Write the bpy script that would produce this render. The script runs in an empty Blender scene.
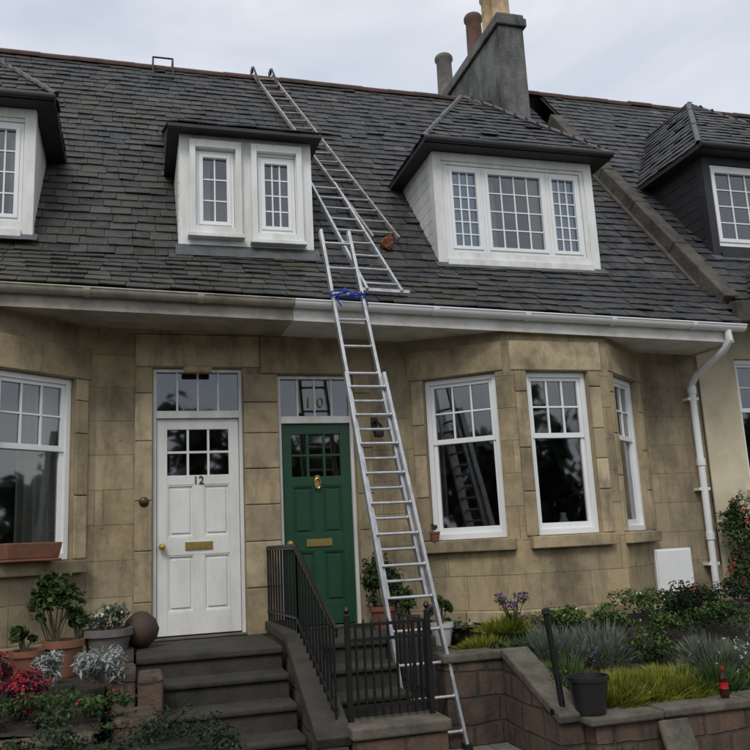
import bpy, math, random
from mathutils import Vector, Matrix, noise as mnoise
random.seed(7)
V=Vector
Z=V((0,0,1))
scene=bpy.context.scene
scene.view_settings.view_transform='Standard'
scene.view_settings.look='None'
scene.view_settings.exposure=0

# ------------------------------------------------------------------ mesh builder
class MB:
    def __init__(s): s.v=[];s.f=[];s.m=[];s.r=[];s.M=Matrix()
    def face(s,pts,mat=0,rnd=None):
        b=len(s.v)
        for p in pts: s.v.append(s.M@V(p))
        s.f.append(tuple(range(b,b+len(pts))));s.m.append(mat);s.r.append(random.random() if rnd is None else rnd)
    def _add(s,vs,fs,mat,rnd=None):
        b=len(s.v);rr=random.random() if rnd is None else rnd
        for p in vs: s.v.append(s.M@V(p))
        for f in fs: s.f.append(tuple(i+b for i in f));s.m.append(mat);s.r.append(rr)
    def box(s,x0,y0,z0,x1,y1,z1,mat=0,rnd=None):
        if x0>x1:x0,x1=x1,x0
        if y0>y1:y0,y1=y1,y0
        if z0>z1:z0,z1=z1,z0
        vs=[(x0,y0,z0),(x1,y0,z0),(x1,y1,z0),(x0,y1,z0),(x0,y0,z1),(x1,y0,z1),(x1,y1,z1),(x0,y1,z1)]
        s._add(vs,[(0,3,2,1),(4,5,6,7),(0,1,5,4),(1,2,6,5),(2,3,7,6),(3,0,4,7)],mat,rnd)
    def beam(s,p0,p1,w,h,mat=0,up=Z,rnd=None):
        p0=V(p0);p1=V(p1);d=(p1-p0).normalized();a=d.cross(V(up))
        if a.length<1e-4:a=d.cross(V((1,0,0)))
        a.normalize();b=a.cross(d)
        a*=w/2;b*=h/2
        vs=[p0-a-b,p0+a-b,p0+a+b,p0-a+b,p1-a-b,p1+a-b,p1+a+b,p1-a+b]
        s._add(vs,[(0,1,2,3),(7,6,5,4),(0,4,5,1),(1,5,6,2),(2,6,7,3),(3,7,4,0)],mat,rnd)
    def cyl(s,p0,p1,r0,r1=None,n=12,mat=0,cap=True,rnd=None):
        if r1 is None:r1=r0
        p0=V(p0);p1=V(p1);d=(p1-p0).normalized();a=d.cross(Z)
        if a.length<1e-3:a=V((1,0,0))
        a.normalize();b=d.cross(a)
        vs=[];fs=[]
        for i in range(n):
            t=2*math.pi*i/n;q=a*math.cos(t)+b*math.sin(t)
            vs.append(p0+q*r0);vs.append(p1+q*r1)
        for i in range(n):
            j=(i+1)%n;fs.append((2*i,2*j,2*j+1,2*i+1))
        if cap:
            fs.append(tuple(2*i for i in range(n))[::-1]);fs.append(tuple(2*i+1 for i in range(n)))
        s._add(vs,fs,mat,rnd)
    def tube(s,path,r,n=10,mat=0):
        path=[V(p) for p in path];vs=[];fs=[]
        for k,p in enumerate(path):
            d=(path[min(k+1,len(path)-1)]-path[max(k-1,0)]).normalized()
            a=d.cross(V((0.13,0.07,1)));
            a.normalize();b=d.cross(a)
            for i in range(n):
                t=2*math.pi*i/n;vs.append(p+a*math.cos(t)*r+b*math.sin(t)*r)
        for k in range(len(path)-1):
            for i in range(n):
                j=(i+1)%n;fs.append((k*n+i,k*n+j,(k+1)*n+j,(k+1)*n+i))
        s._add(vs,fs,mat)
    def lathe(s,c,prof,n=20,mat=0,tilt=None):
        vs=[];fs=[]
        c=V(c)
        for r,z in prof:
            for i in range(n):
                t=2*math.pi*i/n;p=V((r*math.cos(t),r*math.sin(t),z))
                if tilt: p=tilt@p
                vs.append(c+p)
        for k in range(len(prof)-1):
            for i in range(n):
                j=(i+1)%n;fs.append((k*n+i,k*n+j,(k+1)*n+j,(k+1)*n+i))
        s._add(vs,fs,mat)
    def build(s,name,parent=None,mats=(),smooth=False,bevel=0):
        me=bpy.data.meshes.new(name);me.from_pydata([tuple(p) for p in s.v],[],s.f)
        for m in mats: me.materials.append(m)
        uv=me.uv_layers.new(name='UVMap');data=[0.0]*(2*len(me.loops))
        at=me.attributes.new('rnd','FLOAT','FACE')
        at.data.foreach_set('value',s.r)
        me.polygons.foreach_set('material_index',s.m)
        for p in me.polygons:
            n=p.normal
            if abs(n.z)>0.9: ua=V((1,0,0));va=V((0,1,0))
            else:
                ua=Z.cross(n).normalized();va=n.cross(ua)
            for li in p.loop_indices:
                co=me.vertices[me.loops[li].vertex_index].co
                data[2*li]=co.dot(ua);data[2*li+1]=co.dot(va)
        uv.data.foreach_set('uv',data)
        if smooth:
            me.polygons.foreach_set('use_smooth',[True]*len(me.polygons))
            try: me.set_sharp_from_angle(angle=math.radians(40))
            except Exception: pass
        me.update()
        o=bpy.data.objects.new(name,me);scene.collection.objects.link(o)
        if parent:o.parent=parent
        if bevel:
            b=o.modifiers.new('bevel','BEVEL');b.width=bevel;b.segments=2;b.limit_method='ANGLE'
        return o
def empty(name,loc=(0,0,0)):
    o=bpy.data.objects.new(name,None);scene.collection.objects.link(o);o.empty_display_size=.2
    return o

# ------------------------------------------------------------------ materials
def newmat(name):
    m=bpy.data.materials.new(name);m.use_nodes=True;nt=m.node_tree
    return m,nt,nt.nodes['Principled BSDF']
def N(nt,t,**k):
    n=nt.nodes.new(t)
    for a,b in k.items(): setattr(n,a,b)
    return n
def ramp(nt,src,stops):
    r=N(nt,'ShaderNodeValToRGB');e=r.color_ramp.elements
    e[0].position=stops[0][0];e[0].color=tuple(stops[0][1])+(1,)
    e[1].position=stops[-1][0];e[1].color=tuple(stops[-1][1])+(1,)
    for p,c in stops[1:-1]:
        q=e.new(p);q.color=tuple(c)+(1,)
    nt.links.new(src,r.inputs[0]);return r.outputs[0]
def tex(nt,scale,detail=3,rough=.6,coord='Object',stretch=None):
    tc=N(nt,'ShaderNodeTexCoord');src=tc.outputs[coord]
    if stretch:
        mp=N(nt,'ShaderNodeMapping');mp.inputs['Scale'].default_value=stretch;nt.links.new(src,mp.inputs[0]);src=mp.outputs[0]
    n=N(nt,'ShaderNodeTexNoise');n.inputs['Scale'].default_value=scale;n.inputs['Detail'].default_value=detail;n.inputs['Roughness'].default_value=rough
    nt.links.new(src,n.inputs['Vector']);return n.outputs['Fac']
def mix(nt,fac,a,b,mode='MIX'):
    m=N(nt,'ShaderNodeMix',data_type='RGBA',blend_type=mode)
    if isinstance(fac,(int,float)):m.inputs[0].default_value=fac
    else:nt.links.new(fac,m.inputs[0])
    for i,x in((6,a),(7,b)):
        if isinstance(x,(tuple,list)):m.inputs[i].default_value=tuple(x)+((1,) if len(x)==3 else ())
        else:nt.links.new(x,m.inputs[i])
    return m.outputs[2]
def math_(nt,op,a,b=None,clamp=False):
    m=N(nt,'ShaderNodeMath',operation=op);m.use_clamp=clamp
    for i,x in enumerate((a,b)):
        if x is None:continue
        if isinstance(x,(int,float)):m.inputs[i].default_value=x
        else:nt.links.new(x,m.inputs[i])
    return m.outputs[0]
def bump(nt,p,h,strength=.3,dist=.01):
    b=N(nt,'ShaderNodeBump');b.inputs['Strength'].default_value=strength;b.inputs['Distance'].default_value=dist
    nt.links.new(h,b.inputs['Height']);nt.links.new(b.outputs[0],p.inputs['Normal'])
def plain(name,c,rough=.6,metal=0,dirt=.35,dscale=6,dcol=None,bmp=.1,bscale=60,bdist=.003,stretch=None):
    m,nt,p=newmat(name)
    dcol=dcol or tuple(x*.45 for x in c)
    if dirt:
        f=tex(nt,dscale,4,.68,stretch=stretch)
        fr=ramp(nt,f,[(.4,(0,0,0)),(.7,(1,1,1))])
        fac=math_(nt,'MULTIPLY',fr,dirt)
        nt.links.new(mix(nt,fac,c,dcol),p.inputs['Base Color'])
    else: p.inputs['Base Color'].default_value=tuple(c)+(1,)
    p.inputs['Roughness'].default_value=rough;p.inputs['Metallic'].default_value=metal
    if bmp>=.2: bump(nt,p,tex(nt,bscale,2),bmp,bdist)
    return m
def stone(name,c1,c2,w,h,mortar=.008,mc=(.2,.17,.12),stain=(.07,.06,.045),stain_amt=.5,bstr=.5,coord='UV',irregular=0,tint=None,squash=1):
    m,nt,p=newmat(name)
    tc=N(nt,'ShaderNodeTexCoord');b=N(nt,'ShaderNodeTexBrick');b.offset=.5;b.squash=squash;b.squash_frequency=3
    b.inputs['Scale'].default_value=1;b.inputs['Brick Width'].default_value=w;b.inputs['Row Height'].default_value=h
    b.inputs['Mortar Size'].default_value=mortar;b.inputs['Mortar Smooth'].default_value=.5;b.inputs['Bias'].default_value=0
    b.inputs['Color1'].default_value=c1+(1,);b.inputs['Color2'].default_value=c2+(1,);b.inputs['Mortar'].default_value=mc+(1,)
    src=tc.outputs[coord]
    if irregular:
        nn=N(nt,'ShaderNodeTexNoise');nn.inputs['Scale'].default_value=2.2;nn.inputs['Detail'].default_value=2
        nt.links.new(tc.outputs['Object'],nn.inputs['Vector'])
        vm=N(nt,'ShaderNodeVectorMath',operation='MULTIPLY_ADD');vm.inputs[1].default_value=(irregular,)*3
        nt.links.new(nn.outputs['Color'],vm.inputs[0]);nt.links.new(src,vm.inputs[2]);src=vm.outputs[0]
    nt.links.new(src,b.inputs['Vector'])
    n1=tex(nt,1.2,6,.74);n2=tex(nt,9,4,.7);n3=tex(nt,3.5,4,.75,stretch=(1,1,.2))
    col=mix(nt,ramp(nt,n2,[(.3,(0,0,0)),(.75,(1,1,1))]),b.outputs['Color'],mix(nt,.5,b.outputs['Color'],(c1[0]*1.25,c1[1]*1.2,c1[2]*1.05)))
    if tint:
        col=mix(nt,ramp(nt,tex(nt,.8,2,.6),[(.4,(0,0,0)),(.6,(.65,.65,.65))]),col,tint)
    s1=math_(nt,'MULTIPLY',ramp(nt,n1,[(.45,(0,0,0)),(.66,(1,1,1))]),stain_amt)
    col=mix(nt,s1,col,stain)
    s2=math_(nt,'MULTIPLY',ramp(nt,n3,[(.48,(0,0,0)),(.72,(1,1,1))]),stain_amt)
    col=mix(nt,s2,col,stain)
    vt=N(nt,'ShaderNodeTexVoronoi');vt.inputs['Scale'].default_value=13;nt.links.new(tc.outputs['Object'],vt.inputs['Vector'])
    sp=ramp(nt,vt.outputs['Distance'],[(.07,(1,1,1)),(.15,(0,0,0))])
    pit=math_(nt,'MULTIPLY',sp,ramp(nt,n1,[(.47,(0,0,0)),(.55,(1,1,1))]))
    col=mix(nt,math_(nt,'MULTIPLY',pit,.8),col,stain)
    nt.links.new(col,p.inputs['Base Color']);p.inputs['Roughness'].default_value=.92
    hgt=math_(nt,'ADD',math_(nt,'MULTIPLY',b.outputs['Fac'],-1.0),math_(nt,'MULTIPLY',n2,1.2))
    bump(nt,p,hgt,bstr,.012)
    return m
def slate_mat():
    m,nt,p=newmat('slate')
    a=N(nt,'ShaderNodeAttribute');a.attribute_name='rnd'
    c=ramp(nt,a.outputs['Fac'],[(0,(.014,.015,.018)),(.35,(.026,.028,.032)),(.62,(.038,.039,.043)),(.87,(.054,.053,.052)),(1,(.1,.095,.085))])
    n=tex(nt,9,4,.75);c=mix(nt,ramp(nt,n,[(.42,(0,0,0)),(.75,(.8,.8,.8))]),c,(.082,.08,.076))
    big=tex(nt,.9,3,.6);c=mix(nt,ramp(nt,big,[(.45,(0,0,0)),(.65,(.45,.45,.45))]),c,(.022,.021,.022))
    tc=N(nt,'ShaderNodeTexCoord');sx=N(nt,'ShaderNodeSeparateXYZ');nt.links.new(tc.outputs['Object'],sx.inputs[0])
    gx=math_(nt,'MULTIPLY',math_(nt,'SUBTRACT',3.0,sx.outputs[0]),.03)
    gz=math_(nt,'MULTIPLY',math_(nt,'SUBTRACT',6.6,sx.outputs[2]),.03)
    mm=math_(nt,'ADD',math_(nt,'ADD',tex(nt,1.5,5,.75),gx),gz)
    mo=ramp(nt,mm,[(.5,(0,0,0)),(.72,(.72,.72,.72))])
    mo2=math_(nt,'MULTIPLY',mo,ramp(nt,n,[(.36,(.1,.1,.1)),(.6,(1,1,1))]))
    c=mix(nt,mo2,c,mix(nt,a.outputs['Fac'],(.036,.036,.016),(.08,.073,.034)))
    li=ramp(nt,tex(nt,22,2,.75),[(.62,(0,0,0)),(.68,(.8,.8,.8))])
    c=mix(nt,math_(nt,'MULTIPLY',li,.5),c,(.18,.175,.15))
    nt.links.new(c,p.inputs['Base Color']);p.inputs['Roughness'].default_value=.58
    p.inputs['Specular IOR Level'].default_value=.4
    bump(nt,p,n,.6,.008)
    return m
def glass_mat():
    m,nt,p=newmat('window_glass');nt.nodes.remove(p);out=nt.nodes['Material Output']
    t=N(nt,'ShaderNodeBsdfTransparent');t.inputs[0].default_value=(.74,.77,.77,1)
    g=N(nt,'ShaderNodeBsdfGlossy');g.inputs['Roughness'].default_value=.03;g.inputs[0].default_value=(.95,.97,1,1)
    fr=N(nt,'ShaderNodeFresnel');fr.inputs[0].default_value=1.5
    fac=math_(nt,'ADD',math_(nt,'MULTIPLY',fr.outputs[0],1.7),.07,True)
    n=N(nt,'ShaderNodeBump');n.inputs['Strength'].default_value=.1;n.inputs['Distance'].default_value=.02
    nt.links.new(tex(nt,2.1,1),n.inputs['Height']);nt.links.new(n.outputs[0],g.inputs['Normal'])
    mx=N(nt,'ShaderNodeMixShader');nt.links.new(fac,mx.inputs[0]);nt.links.new(t.outputs[0],mx.inputs[1]);nt.links.new(g.outputs[0],mx.inputs[2])
    nt.links.new(mx.outputs[0],out.inputs[0]);return m
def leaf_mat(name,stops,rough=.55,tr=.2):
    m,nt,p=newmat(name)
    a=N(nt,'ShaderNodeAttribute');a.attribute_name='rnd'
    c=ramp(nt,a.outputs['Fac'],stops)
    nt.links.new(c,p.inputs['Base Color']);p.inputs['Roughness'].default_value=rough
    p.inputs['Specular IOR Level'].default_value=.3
    if tr:
        t=N(nt,'ShaderNodeBsdfTranslucent');nt.links.new(c,t.inputs[0])
        mx=N(nt,'ShaderNodeMixShader');mx.inputs[0].default_value=tr
        nt.links.new(p.outputs[0],mx.inputs[1]);nt.links.new(t.outputs[0],mx.inputs[2]);nt.links.new(mx.outputs[0],nt.nodes['Material Output'].inputs[0])
    return m

M_wall=stone('sandstone_ashlar',(.45,.36,.215),(.31,.245,.145),.7,.315,.006,mc=(.2,.16,.105),stain=(.085,.07,.05),stain_amt=.66,tint=(.27,.235,.165),irregular=.014,squash=.75)
def trimstone(name,c):
    m,nt,p=newmat(name)
    a=N(nt,'ShaderNodeAttribute');a.attribute_name='rnd'
    b=mix(nt,a.outputs['Fac'],tuple(x*.74 for x in c),tuple(x*1.12 for x in c))
    n1=tex(nt,2.2,5,.72);n2=tex(nt,6,4,.7,stretch=(1,1,.25))
    b=mix(nt,math_(nt,'MULTIPLY',ramp(nt,n1,[(.42,(0,0,0)),(.66,(1,1,1))]),.68),b,(.13,.105,.072))
    b=mix(nt,math_(nt,'MULTIPLY',ramp(nt,n2,[(.5,(0,0,0)),(.73,(1,1,1))]),.62),b,(.085,.07,.052))
    nt.links.new(b,p.inputs['Base Color']);p.inputs['Roughness'].default_value=.92
    bump(nt,p,n2,.55,.014);return m
M_trim=trimstone('sandstone_dressed',(.43,.34,.205))
M_trim2=trimstone('sandstone_dressed_pale',(.5,.405,.255))
M_red=stone('red_sandstone_rubble',(.13,.082,.057),(.075,.056,.043),.36,.2,.014,mc=(.045,.038,.03),stain=(.022,.023,.018),stain_amt=.8,bstr=1,irregular=.09,squash=.7)
M_step=plain('step_stone',(.05,.043,.034),.85,0,.95,4,(.014,.017,.011),.6,25,.01)
M_cope=plain('coping_stone',(.13,.112,.087),.9,0,.95,5,(.036,.038,.025),.6,25,.01)
M_slate=slate_mat()
M_under=plain('roof_felt',(.02,.02,.02),.95,0,0,4,bmp=0)
M_white=plain('white_paint',(.8,.8,.78),.45,0,.6,4,(.42,.42,.36),.08,30,.003,stretch=(1,1,.25))
M_upvc=plain('white_upvc',(.84,.85,.85),.3,0,.25,3,(.6,.6,.56),0)
M_soffit=plain('soffit_paint',(.74,.73,.69),.6,0,.7,3,(.4,.37,.31),.1,20)
M_oldgut=plain('weathered_gutter',(.42,.39,.31),.6,0,.85,4,(.15,.14,.1),.1,30)
M_white_dk=plain('grey_fascia',(.4,.37,.31),.6,0,.85,3,(.17,.155,.12),.1,20)
M_green=plain('green_gloss_paint',(.018,.07,.036),.3,0,.45,4,(.012,.048,.027),.05,30)
M_door=plain('white_gloss_paint',(.8,.8,.77),.35,0,.5,4,(.52,.5,.45),.05,30,stretch=(1,1,.4))
M_brass=plain('brass',(.6,.42,.15),.35,.9,.5,30,(.25,.16,.06),.1,50)
M_gold=plain('gold_leaf_paint',(.38,.27,.1),.5,0,.5,30)
M_black=plain('black_iron',(.012,.012,.013),.4,.3,.4,20,(.03,.025,.02),.1,80)
M_blk=plain('black_timber',(.016,.016,.018),.6,0,.5,5,(.04,.04,.038),.1,40)
M_alu=plain('aluminium',(.6,.61,.63),.38,.7,.7,12,(.3,.3,.3),.1,60)
M_aluold=plain('weathered_ladder',(.4,.37,.34),.55,.4,.85,10,(.16,.12,.1),.1,60)
M_terra=plain('terracotta',(.25,.095,.05),.85,0,.85,14,(.12,.075,.05),.3,40)
M_buff=plain('buff_clay_pot',(.5,.36,.2),.85,0,.75,8,(.2,.15,.11),.3,40)
M_greypot=plain('grey_clay_pot',(.17,.15,.135),.85,0,.75,8,(.06,.06,.06),.3,40)
M_brpot=plain('brown_clay_pot',(.14,.075,.055),.85,0,.75,8,(.05,.035,.03),.3,40)
M_ridge=plain('red_ridge_tile',(.1,.048,.036),.85,0,.95,5,(.035,.03,.026),.4,30)
M_lead=plain('lead_flashing',(.1,.105,.11),.55,.1,.8,8,(.04,.042,.045),.2,20)
M_render=plain('grey_render',(.16,.16,.152),.95,0,.97,2.6,(.026,.027,.028),.6,22,.02,stretch=(1,1,.5))
M_cream=plain('cream_render',(.66,.58,.42),.9,0,.75,2,(.44,.37,.25),.4,80,.004)
M_skew=plain('skew_stone',(.1,.086,.07),.95,0,.95,4,(.028,.028,.025),.6,20,.012)
M_glass=glass_mat()
M_dark=plain('dark_room',(.04,.04,.043),.9,0,0,4,bmp=0)
M_room=plain('room_wall',(.09,.085,.08),.9,0,0,4,bmp=0)
M_curt=plain('curtain_fabric',(.55,.53,.48),.95,0,.4,5,(.33,.31,.27),.1,90)
M_bluegl=plain('leaded_blue_pane',(.05,.3,.52),.4,0,.85,7,(.14,.42,.58),0)
M_blue=plain('blue_rope',(.02,.045,.33),.7,0,.5,60)
M_soil=plain('soil',(.04,.03,.022),.95,0,.8,10,(.016,.014,.01),.9,30,.03)
M_asph=plain('asphalt',(.05,.05,.052),.9,0,.5,5,(.035,.035,.035),.1,200,.004)
M_pave=stone('pavement_slabs',(.2,.19,.17),(.16,.155,.14),.9,.6,.01,mc=(.06,.06,.05),stain=(.08,.075,.065),stain_amt=.5,bstr=.3)
M_kerb=plain('kerb_stone',(.22,.21,.2),.85,0,.5,6)
M_linepaint=plain('road_line_paint',(.7,.7,.66),.7,0,.6,8,(.3,.3,.28))
M_grass=plain('rough_grass',(.05,.075,.022),.95,0,.8,3,(.03,.045,.015),.1)
M_plasblk=plain('black_plastic',(.015,.015,.016),.35,0,.3,8)

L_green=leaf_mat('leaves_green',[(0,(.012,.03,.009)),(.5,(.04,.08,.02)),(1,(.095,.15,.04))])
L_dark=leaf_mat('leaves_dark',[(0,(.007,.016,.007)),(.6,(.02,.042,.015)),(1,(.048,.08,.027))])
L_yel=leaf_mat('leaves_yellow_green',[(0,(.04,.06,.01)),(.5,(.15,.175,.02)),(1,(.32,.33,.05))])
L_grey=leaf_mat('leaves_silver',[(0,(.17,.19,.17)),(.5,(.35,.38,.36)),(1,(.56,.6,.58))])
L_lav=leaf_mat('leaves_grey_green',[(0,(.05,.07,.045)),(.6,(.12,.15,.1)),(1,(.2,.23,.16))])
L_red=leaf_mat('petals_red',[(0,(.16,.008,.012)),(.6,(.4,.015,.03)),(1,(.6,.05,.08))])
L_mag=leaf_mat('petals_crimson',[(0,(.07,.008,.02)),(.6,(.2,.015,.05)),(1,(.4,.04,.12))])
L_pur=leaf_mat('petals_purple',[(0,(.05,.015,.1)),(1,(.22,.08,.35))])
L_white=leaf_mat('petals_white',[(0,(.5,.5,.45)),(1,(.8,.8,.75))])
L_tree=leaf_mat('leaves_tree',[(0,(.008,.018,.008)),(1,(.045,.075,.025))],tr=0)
L_stem=plain('stems',(.05,.05,.025),.8,0,.3,10)

# ------------------------------------------------------------------ wall with openings
def wall(mb,A,B,z0,z1,ops,depth,mat=0,rmat=None):
    A=V((A[0],A[1],0));B=V((B[0],B[1],0));d=(B-A);L=d.length;d.normalize();inn=V((-d.y,d.x,0))
    us=sorted({0,L}|{o[0] for o in ops}|{o[1] for o in ops});zs=sorted({z0,z1}|{o[2] for o in ops}|{o[3] for o in ops})
    P=lambda u,z,k=0:A+d*u+Z*z+inn*k
    for i in range(len(us)-1):
        for j in range(len(zs)-1):
            uc=(us[i]+us[i+1])/2;zc=(zs[j]+zs[j+1])/2
            if any(o[0]<uc<o[1] and o[2]<zc<o[3] for o in ops):continue
            mb.face([P(us[i],zs[j]),P(us[i+1],zs[j]),P(us[i+1],zs[j+1]),P(us[i],zs[j+1])],mat)
    r=mat if rmat is None else rmat
    for a,b,c,e in ops:
        mb.face([P(a,c),P(a,e),P(a,e,depth),P(a,c,depth)],r);mb.face([P(b,c),P(b,c,depth),P(b,e,depth),P(b,e)],r)
        mb.face([P(a,e),P(b,e),P(b,e,depth),P(a,e,depth)],r);mb.face([P(a,c),P(a,c,depth),P(b,c,depth),P(b,c)],r)
def frame_matrix(A,B,u,z,k=0):
    A=V((A[0],A[1],0));B=V((B[0],B[1],0));d=(B-A).normalized();inn=V((-d.y,d.x,0))
    o=A+d*u+Z*z+inn*k
    return Matrix(((d.x,inn.x,0,o.x),(d.y,inn.y,0,o.y),(0,0,1,o.z),(0,0,0,1)))
def grid(mb,x0,z0,x1,z1,nx,nz,y0,y1,t,mat=0):
    for i in range(1,nx):
        x=x0+(x1-x0)*i/nx;mb.box(x-t/2,y0,z0,x+t/2,y1,z1,mat)
    for j in range(1,nz):
        z=z0+(z1-z0)*j/nz;mb.box(x0,y0+.002,z-t/2,x1,y1-.002,z+t/2,mat)
def sash(mb,gl,M,w,h,split=.6):
    mb.M=M;gl.M=M
    t=.05
    mb.box(0,0,0,t,.09,h);mb.box(w-t,0,0,w,.09,h);mb.box(t,.001,h-t,w-t,.09,h);mb.box(t,.001,0,w-t,.09,t*1.1)
    zs=h*split
    a=.035
    mb.box(t,.02,zs-.02,w-t,.07,zs+.03)
    mb.box(t,.021,zs+.03,t+a,.06,h-t);mb.box(w-t-a,.021,zs+.03,w-t,.06,h-t);mb.box(t+a,.022,h-t-a,w-t-a,.06,h-t)
    grid(mb,t+a,zs+.03,w-t-a,h-t-a,3,2,.025,.05,.018)
    mb.box(t,.035,t*1.1,t+a,.08,zs-.02);mb.box(w-t-a,.035,t*1.1,w-t,.08,zs-.02);mb.box(t+a,.036,t*1.1,w-t-a,.08,t*1.1+.06)
    gl.face([(t+a,.045,zs+.03),(w-t-a,.045,zs+.03),(w-t-a,.045,h-t-a),(t+a,.045,h-t-a)])
    gl.face([(t+a,.06,t*1.1+.06),(w-t-a,.06,t*1.1+.06),(w-t-a,.06,zs-.02),(t+a,.06,zs-.02)])
    mb.M=Matrix();gl.M=Matrix()
def casement(mb,gl,M,w,h,nx,nz,t=.05,sashw=.045,y0=0):
    mb.M=M;gl.M=M
    mb.box(0,y0,0,t,y0+.08,h);mb.box(w-t,y0,0,w,y0+.08,h);mb.box(t,y0+.001,h-t,w-t,y0+.08,h);mb.box(t,y0+.001,0,w-t,y0+.08,t)
    a=t+sashw
    mb.box(t,y0-.012,t,a,y0+.06,h-t);mb.box(w-a,y0-.012,t,w-t,y0+.06,h-t);mb.box(a,y0-.011,h-a,w-a,y0+.06,h-t);mb.box(a,y0-.011,t,w-a,y0+.06,a)
    grid(mb,a,a,w-a,h-a,nx,nz,y0+.015,y0+.04,.016)
    gl.face([(a,y0+.03,a),(w-a,y0+.03,a),(w-a,y0+.03,h-a),(a,y0+.03,h-a)])
    mb.M=Matrix();gl.M=Matrix()

house=empty('stone_terraced_house')
nhouse=empty('rendered_terraced_house')

# ---------------------------------------------------------------- ground floor walls
xa,xb,xc,xd,yp=2.62,3.46,4.6,5.42,-.65
mir=lambda x:2.28-x
segs_R=[((xa,0),(xb,yp)),((xb,yp),(xc,yp)),((xc,yp),(xd,0))]
segs_L=[((mir(xd),0),(mir(xc),yp)),((mir(xc),yp),(mir(xb),yp)),((mir(xb),yp),(mir(xa),0))]
WZ0,WZ1=1.6,3.2
ZB,ZT=0.0,3.8
w=MB()
DO12=(.16,1.0,.84,3.34);DO10=(1.34,2.1,.84,3.28)
A=(mir(xa),0);B=(xa,0);off=-mir(xa)
wall(w,A,B,ZB,ZT,[(DO12[0]+off,DO12[1]+off,DO12[2],DO12[3]),(DO10[0]+off,DO10[1]+off,DO10[2],DO10[3])],.2,0,1)
Lc=math.hypot(xb-xa,yp);Lf=xc-xb;Lr=math.hypot(xd-xc,yp)
winR=[(segs_R[0],.22,.97),(segs_R[1],.23,.91),(segs_R[2],.12,.84)]
winL=[(segs_L[0],Lr-.84,Lr-.12),(segs_L[1],Lf-.91,Lf-.23),(segs_L[2],Lc-.97,Lc-.22)]
for (s,u0,u1) in winR+winL:
    wall(w,s[0],s[1],ZB,ZT,[(u0,u1,WZ0,WZ1)],.16,0,1)
wall(w,(xd,0),(6.16,0),ZB,ZT,[],.1)
wall(w,(-6.5,0),(mir(xd),0),ZB,ZT,[],.1)
w.face([(-6.5,0,0),(-6.5,0,3.8),(-6.5,3.6,8.6),(-6.5,7.5,3.8),(-6.5,7.5,0)],0)
w.face([(-6.5,7.5,0),(-6.5,7.5,3.9),(6.3,7.5,3.9),(6.3,7.5,0)],0)
w.build('walls',house,[M_wall,M_trim])

tr=MB()
def blocks(M,x0,x1,z0,z1,hs,y=-.016,mats=(0,1)):
    tr.M=M;z=z0
    while z<z1-.02:
        h=random.choice(hs);zz=min(z+h,z1)
        if z1-zz<.12: zz=z1
        tr.box(x0,y+random.uniform(-.004,.004),z+.003,x1,.12,zz-.003,random.choice(mats));z=zz
    tr.M=Matrix()
g4=.004
for (s,u0,u1) in winR+winL:
    L=math.hypot(s[1][0]-s[0][0],s[1][1]-s[0][1])
    M=frame_matrix(s[0],s[1],0,0)
    tr.M=M
    tr.box(max(u0-.16,.012),-.014,WZ1+g4,min(u1+.16,L-.012),.13,WZ1+.3,random.choice((0,1)))
    tr.M=Matrix()
    if u0>.1: blocks(M,max(u0-.13,.012),u0-g4,WZ0,WZ1-.003,(.42,.3,.55))
    if L-u1>.1: blocks(M,u1+g4,min(u1+.13,L-.012),WZ0,WZ1-.003,(.42,.3,.55))
    tr.M=M;tr.box(max(u0-.1,.01),-.075,WZ0-.115,min(u1+.1,L-.01),.13,WZ0-g4,0);tr.M=Matrix()
I=Matrix()
blocks(I,0.0,DO12[0]-g4,.84,DO12[3],(.45,.55,.35))
blocks(I,DO12[1]+g4,DO10[0]-g4,.84,3.28,(.34,.42,.3),y=-.03)
blocks(I,DO10[1]+g4,DO10[1]+.17,.84,DO10[3],(.45,.55,.35))
tr.box(0,-.02,3.346,1.17,.12,3.66,1);tr.box(1.175,-.022,3.286,2.3,.12,3.66,0)
tr.box(-.32,-.035,3.665,2.6,.1,3.72,0)
for segs in(segs_R,segs_L):
    for s in segs:
        L=math.hypot(s[1][0]-s[0][0],s[1][1]-s[0][1])
        tr.M=frame_matrix(s[0],s[1],0,0)
        x=-.02
        while x<L:
            x2=min(x+random.uniform(.45,.75),L+.02)
            if L+.02-x2<.2:x2=L+.02
            tr.box(x+.003,-.05,.1,x2-.003,.05,.93,random.choice((0,1)));x=x2
        tr.M=Matrix()
tr.box(xd+.03,-.05,.1,6.14,.05,.95,0)
tr.build('dressed_stonework',house,[M_trim,M_trim2],bevel=.009)

fr=MB();gl=MB();cu=MB()
for (s,u0,u1) in winR+winL:
    sash(fr,gl,frame_matrix(s[0],s[1],u0+.004,WZ0+.004,.06),u1-u0-.008,WZ1-WZ0-.008)
def curtain(M,x0,x1,z0,z1,y,folds,amp=1):
    cu.M=M;n=folds*8;pr=None
    for i in range(n+1):
        t=i/n;x=x0+(x1-x0)*t;yy=y+amp*(.03*math.sin(t*folds*2*math.pi)+.012*math.sin(t*folds*5+1))
        cur=((x,yy,z0),(x,yy,z1))
        if pr:cu.face([pr[0],cur[0],cur[1],pr[1]],0,.5)
        pr=cur
    cu.M=Matrix()
s=segs_L[2];curtain(frame_matrix(s[0],s[1],0,0),Lc-.62,Lc-.22,1.55,3.2,.24,5)
s=segs_R[0];curtain(frame_matrix(s[0],s[1],0,0),.16,.32,1.55,3.2,.3,2)
s=segs_R[1];curtain(frame_matrix(s[0],s[1],0,0),.2,.4,1.55,3.2,.26,2)
s=segs_R[2];curtain(frame_matrix(s[0],s[1],0,0),.58,.86,1.55,3.2,.3,3)
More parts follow.
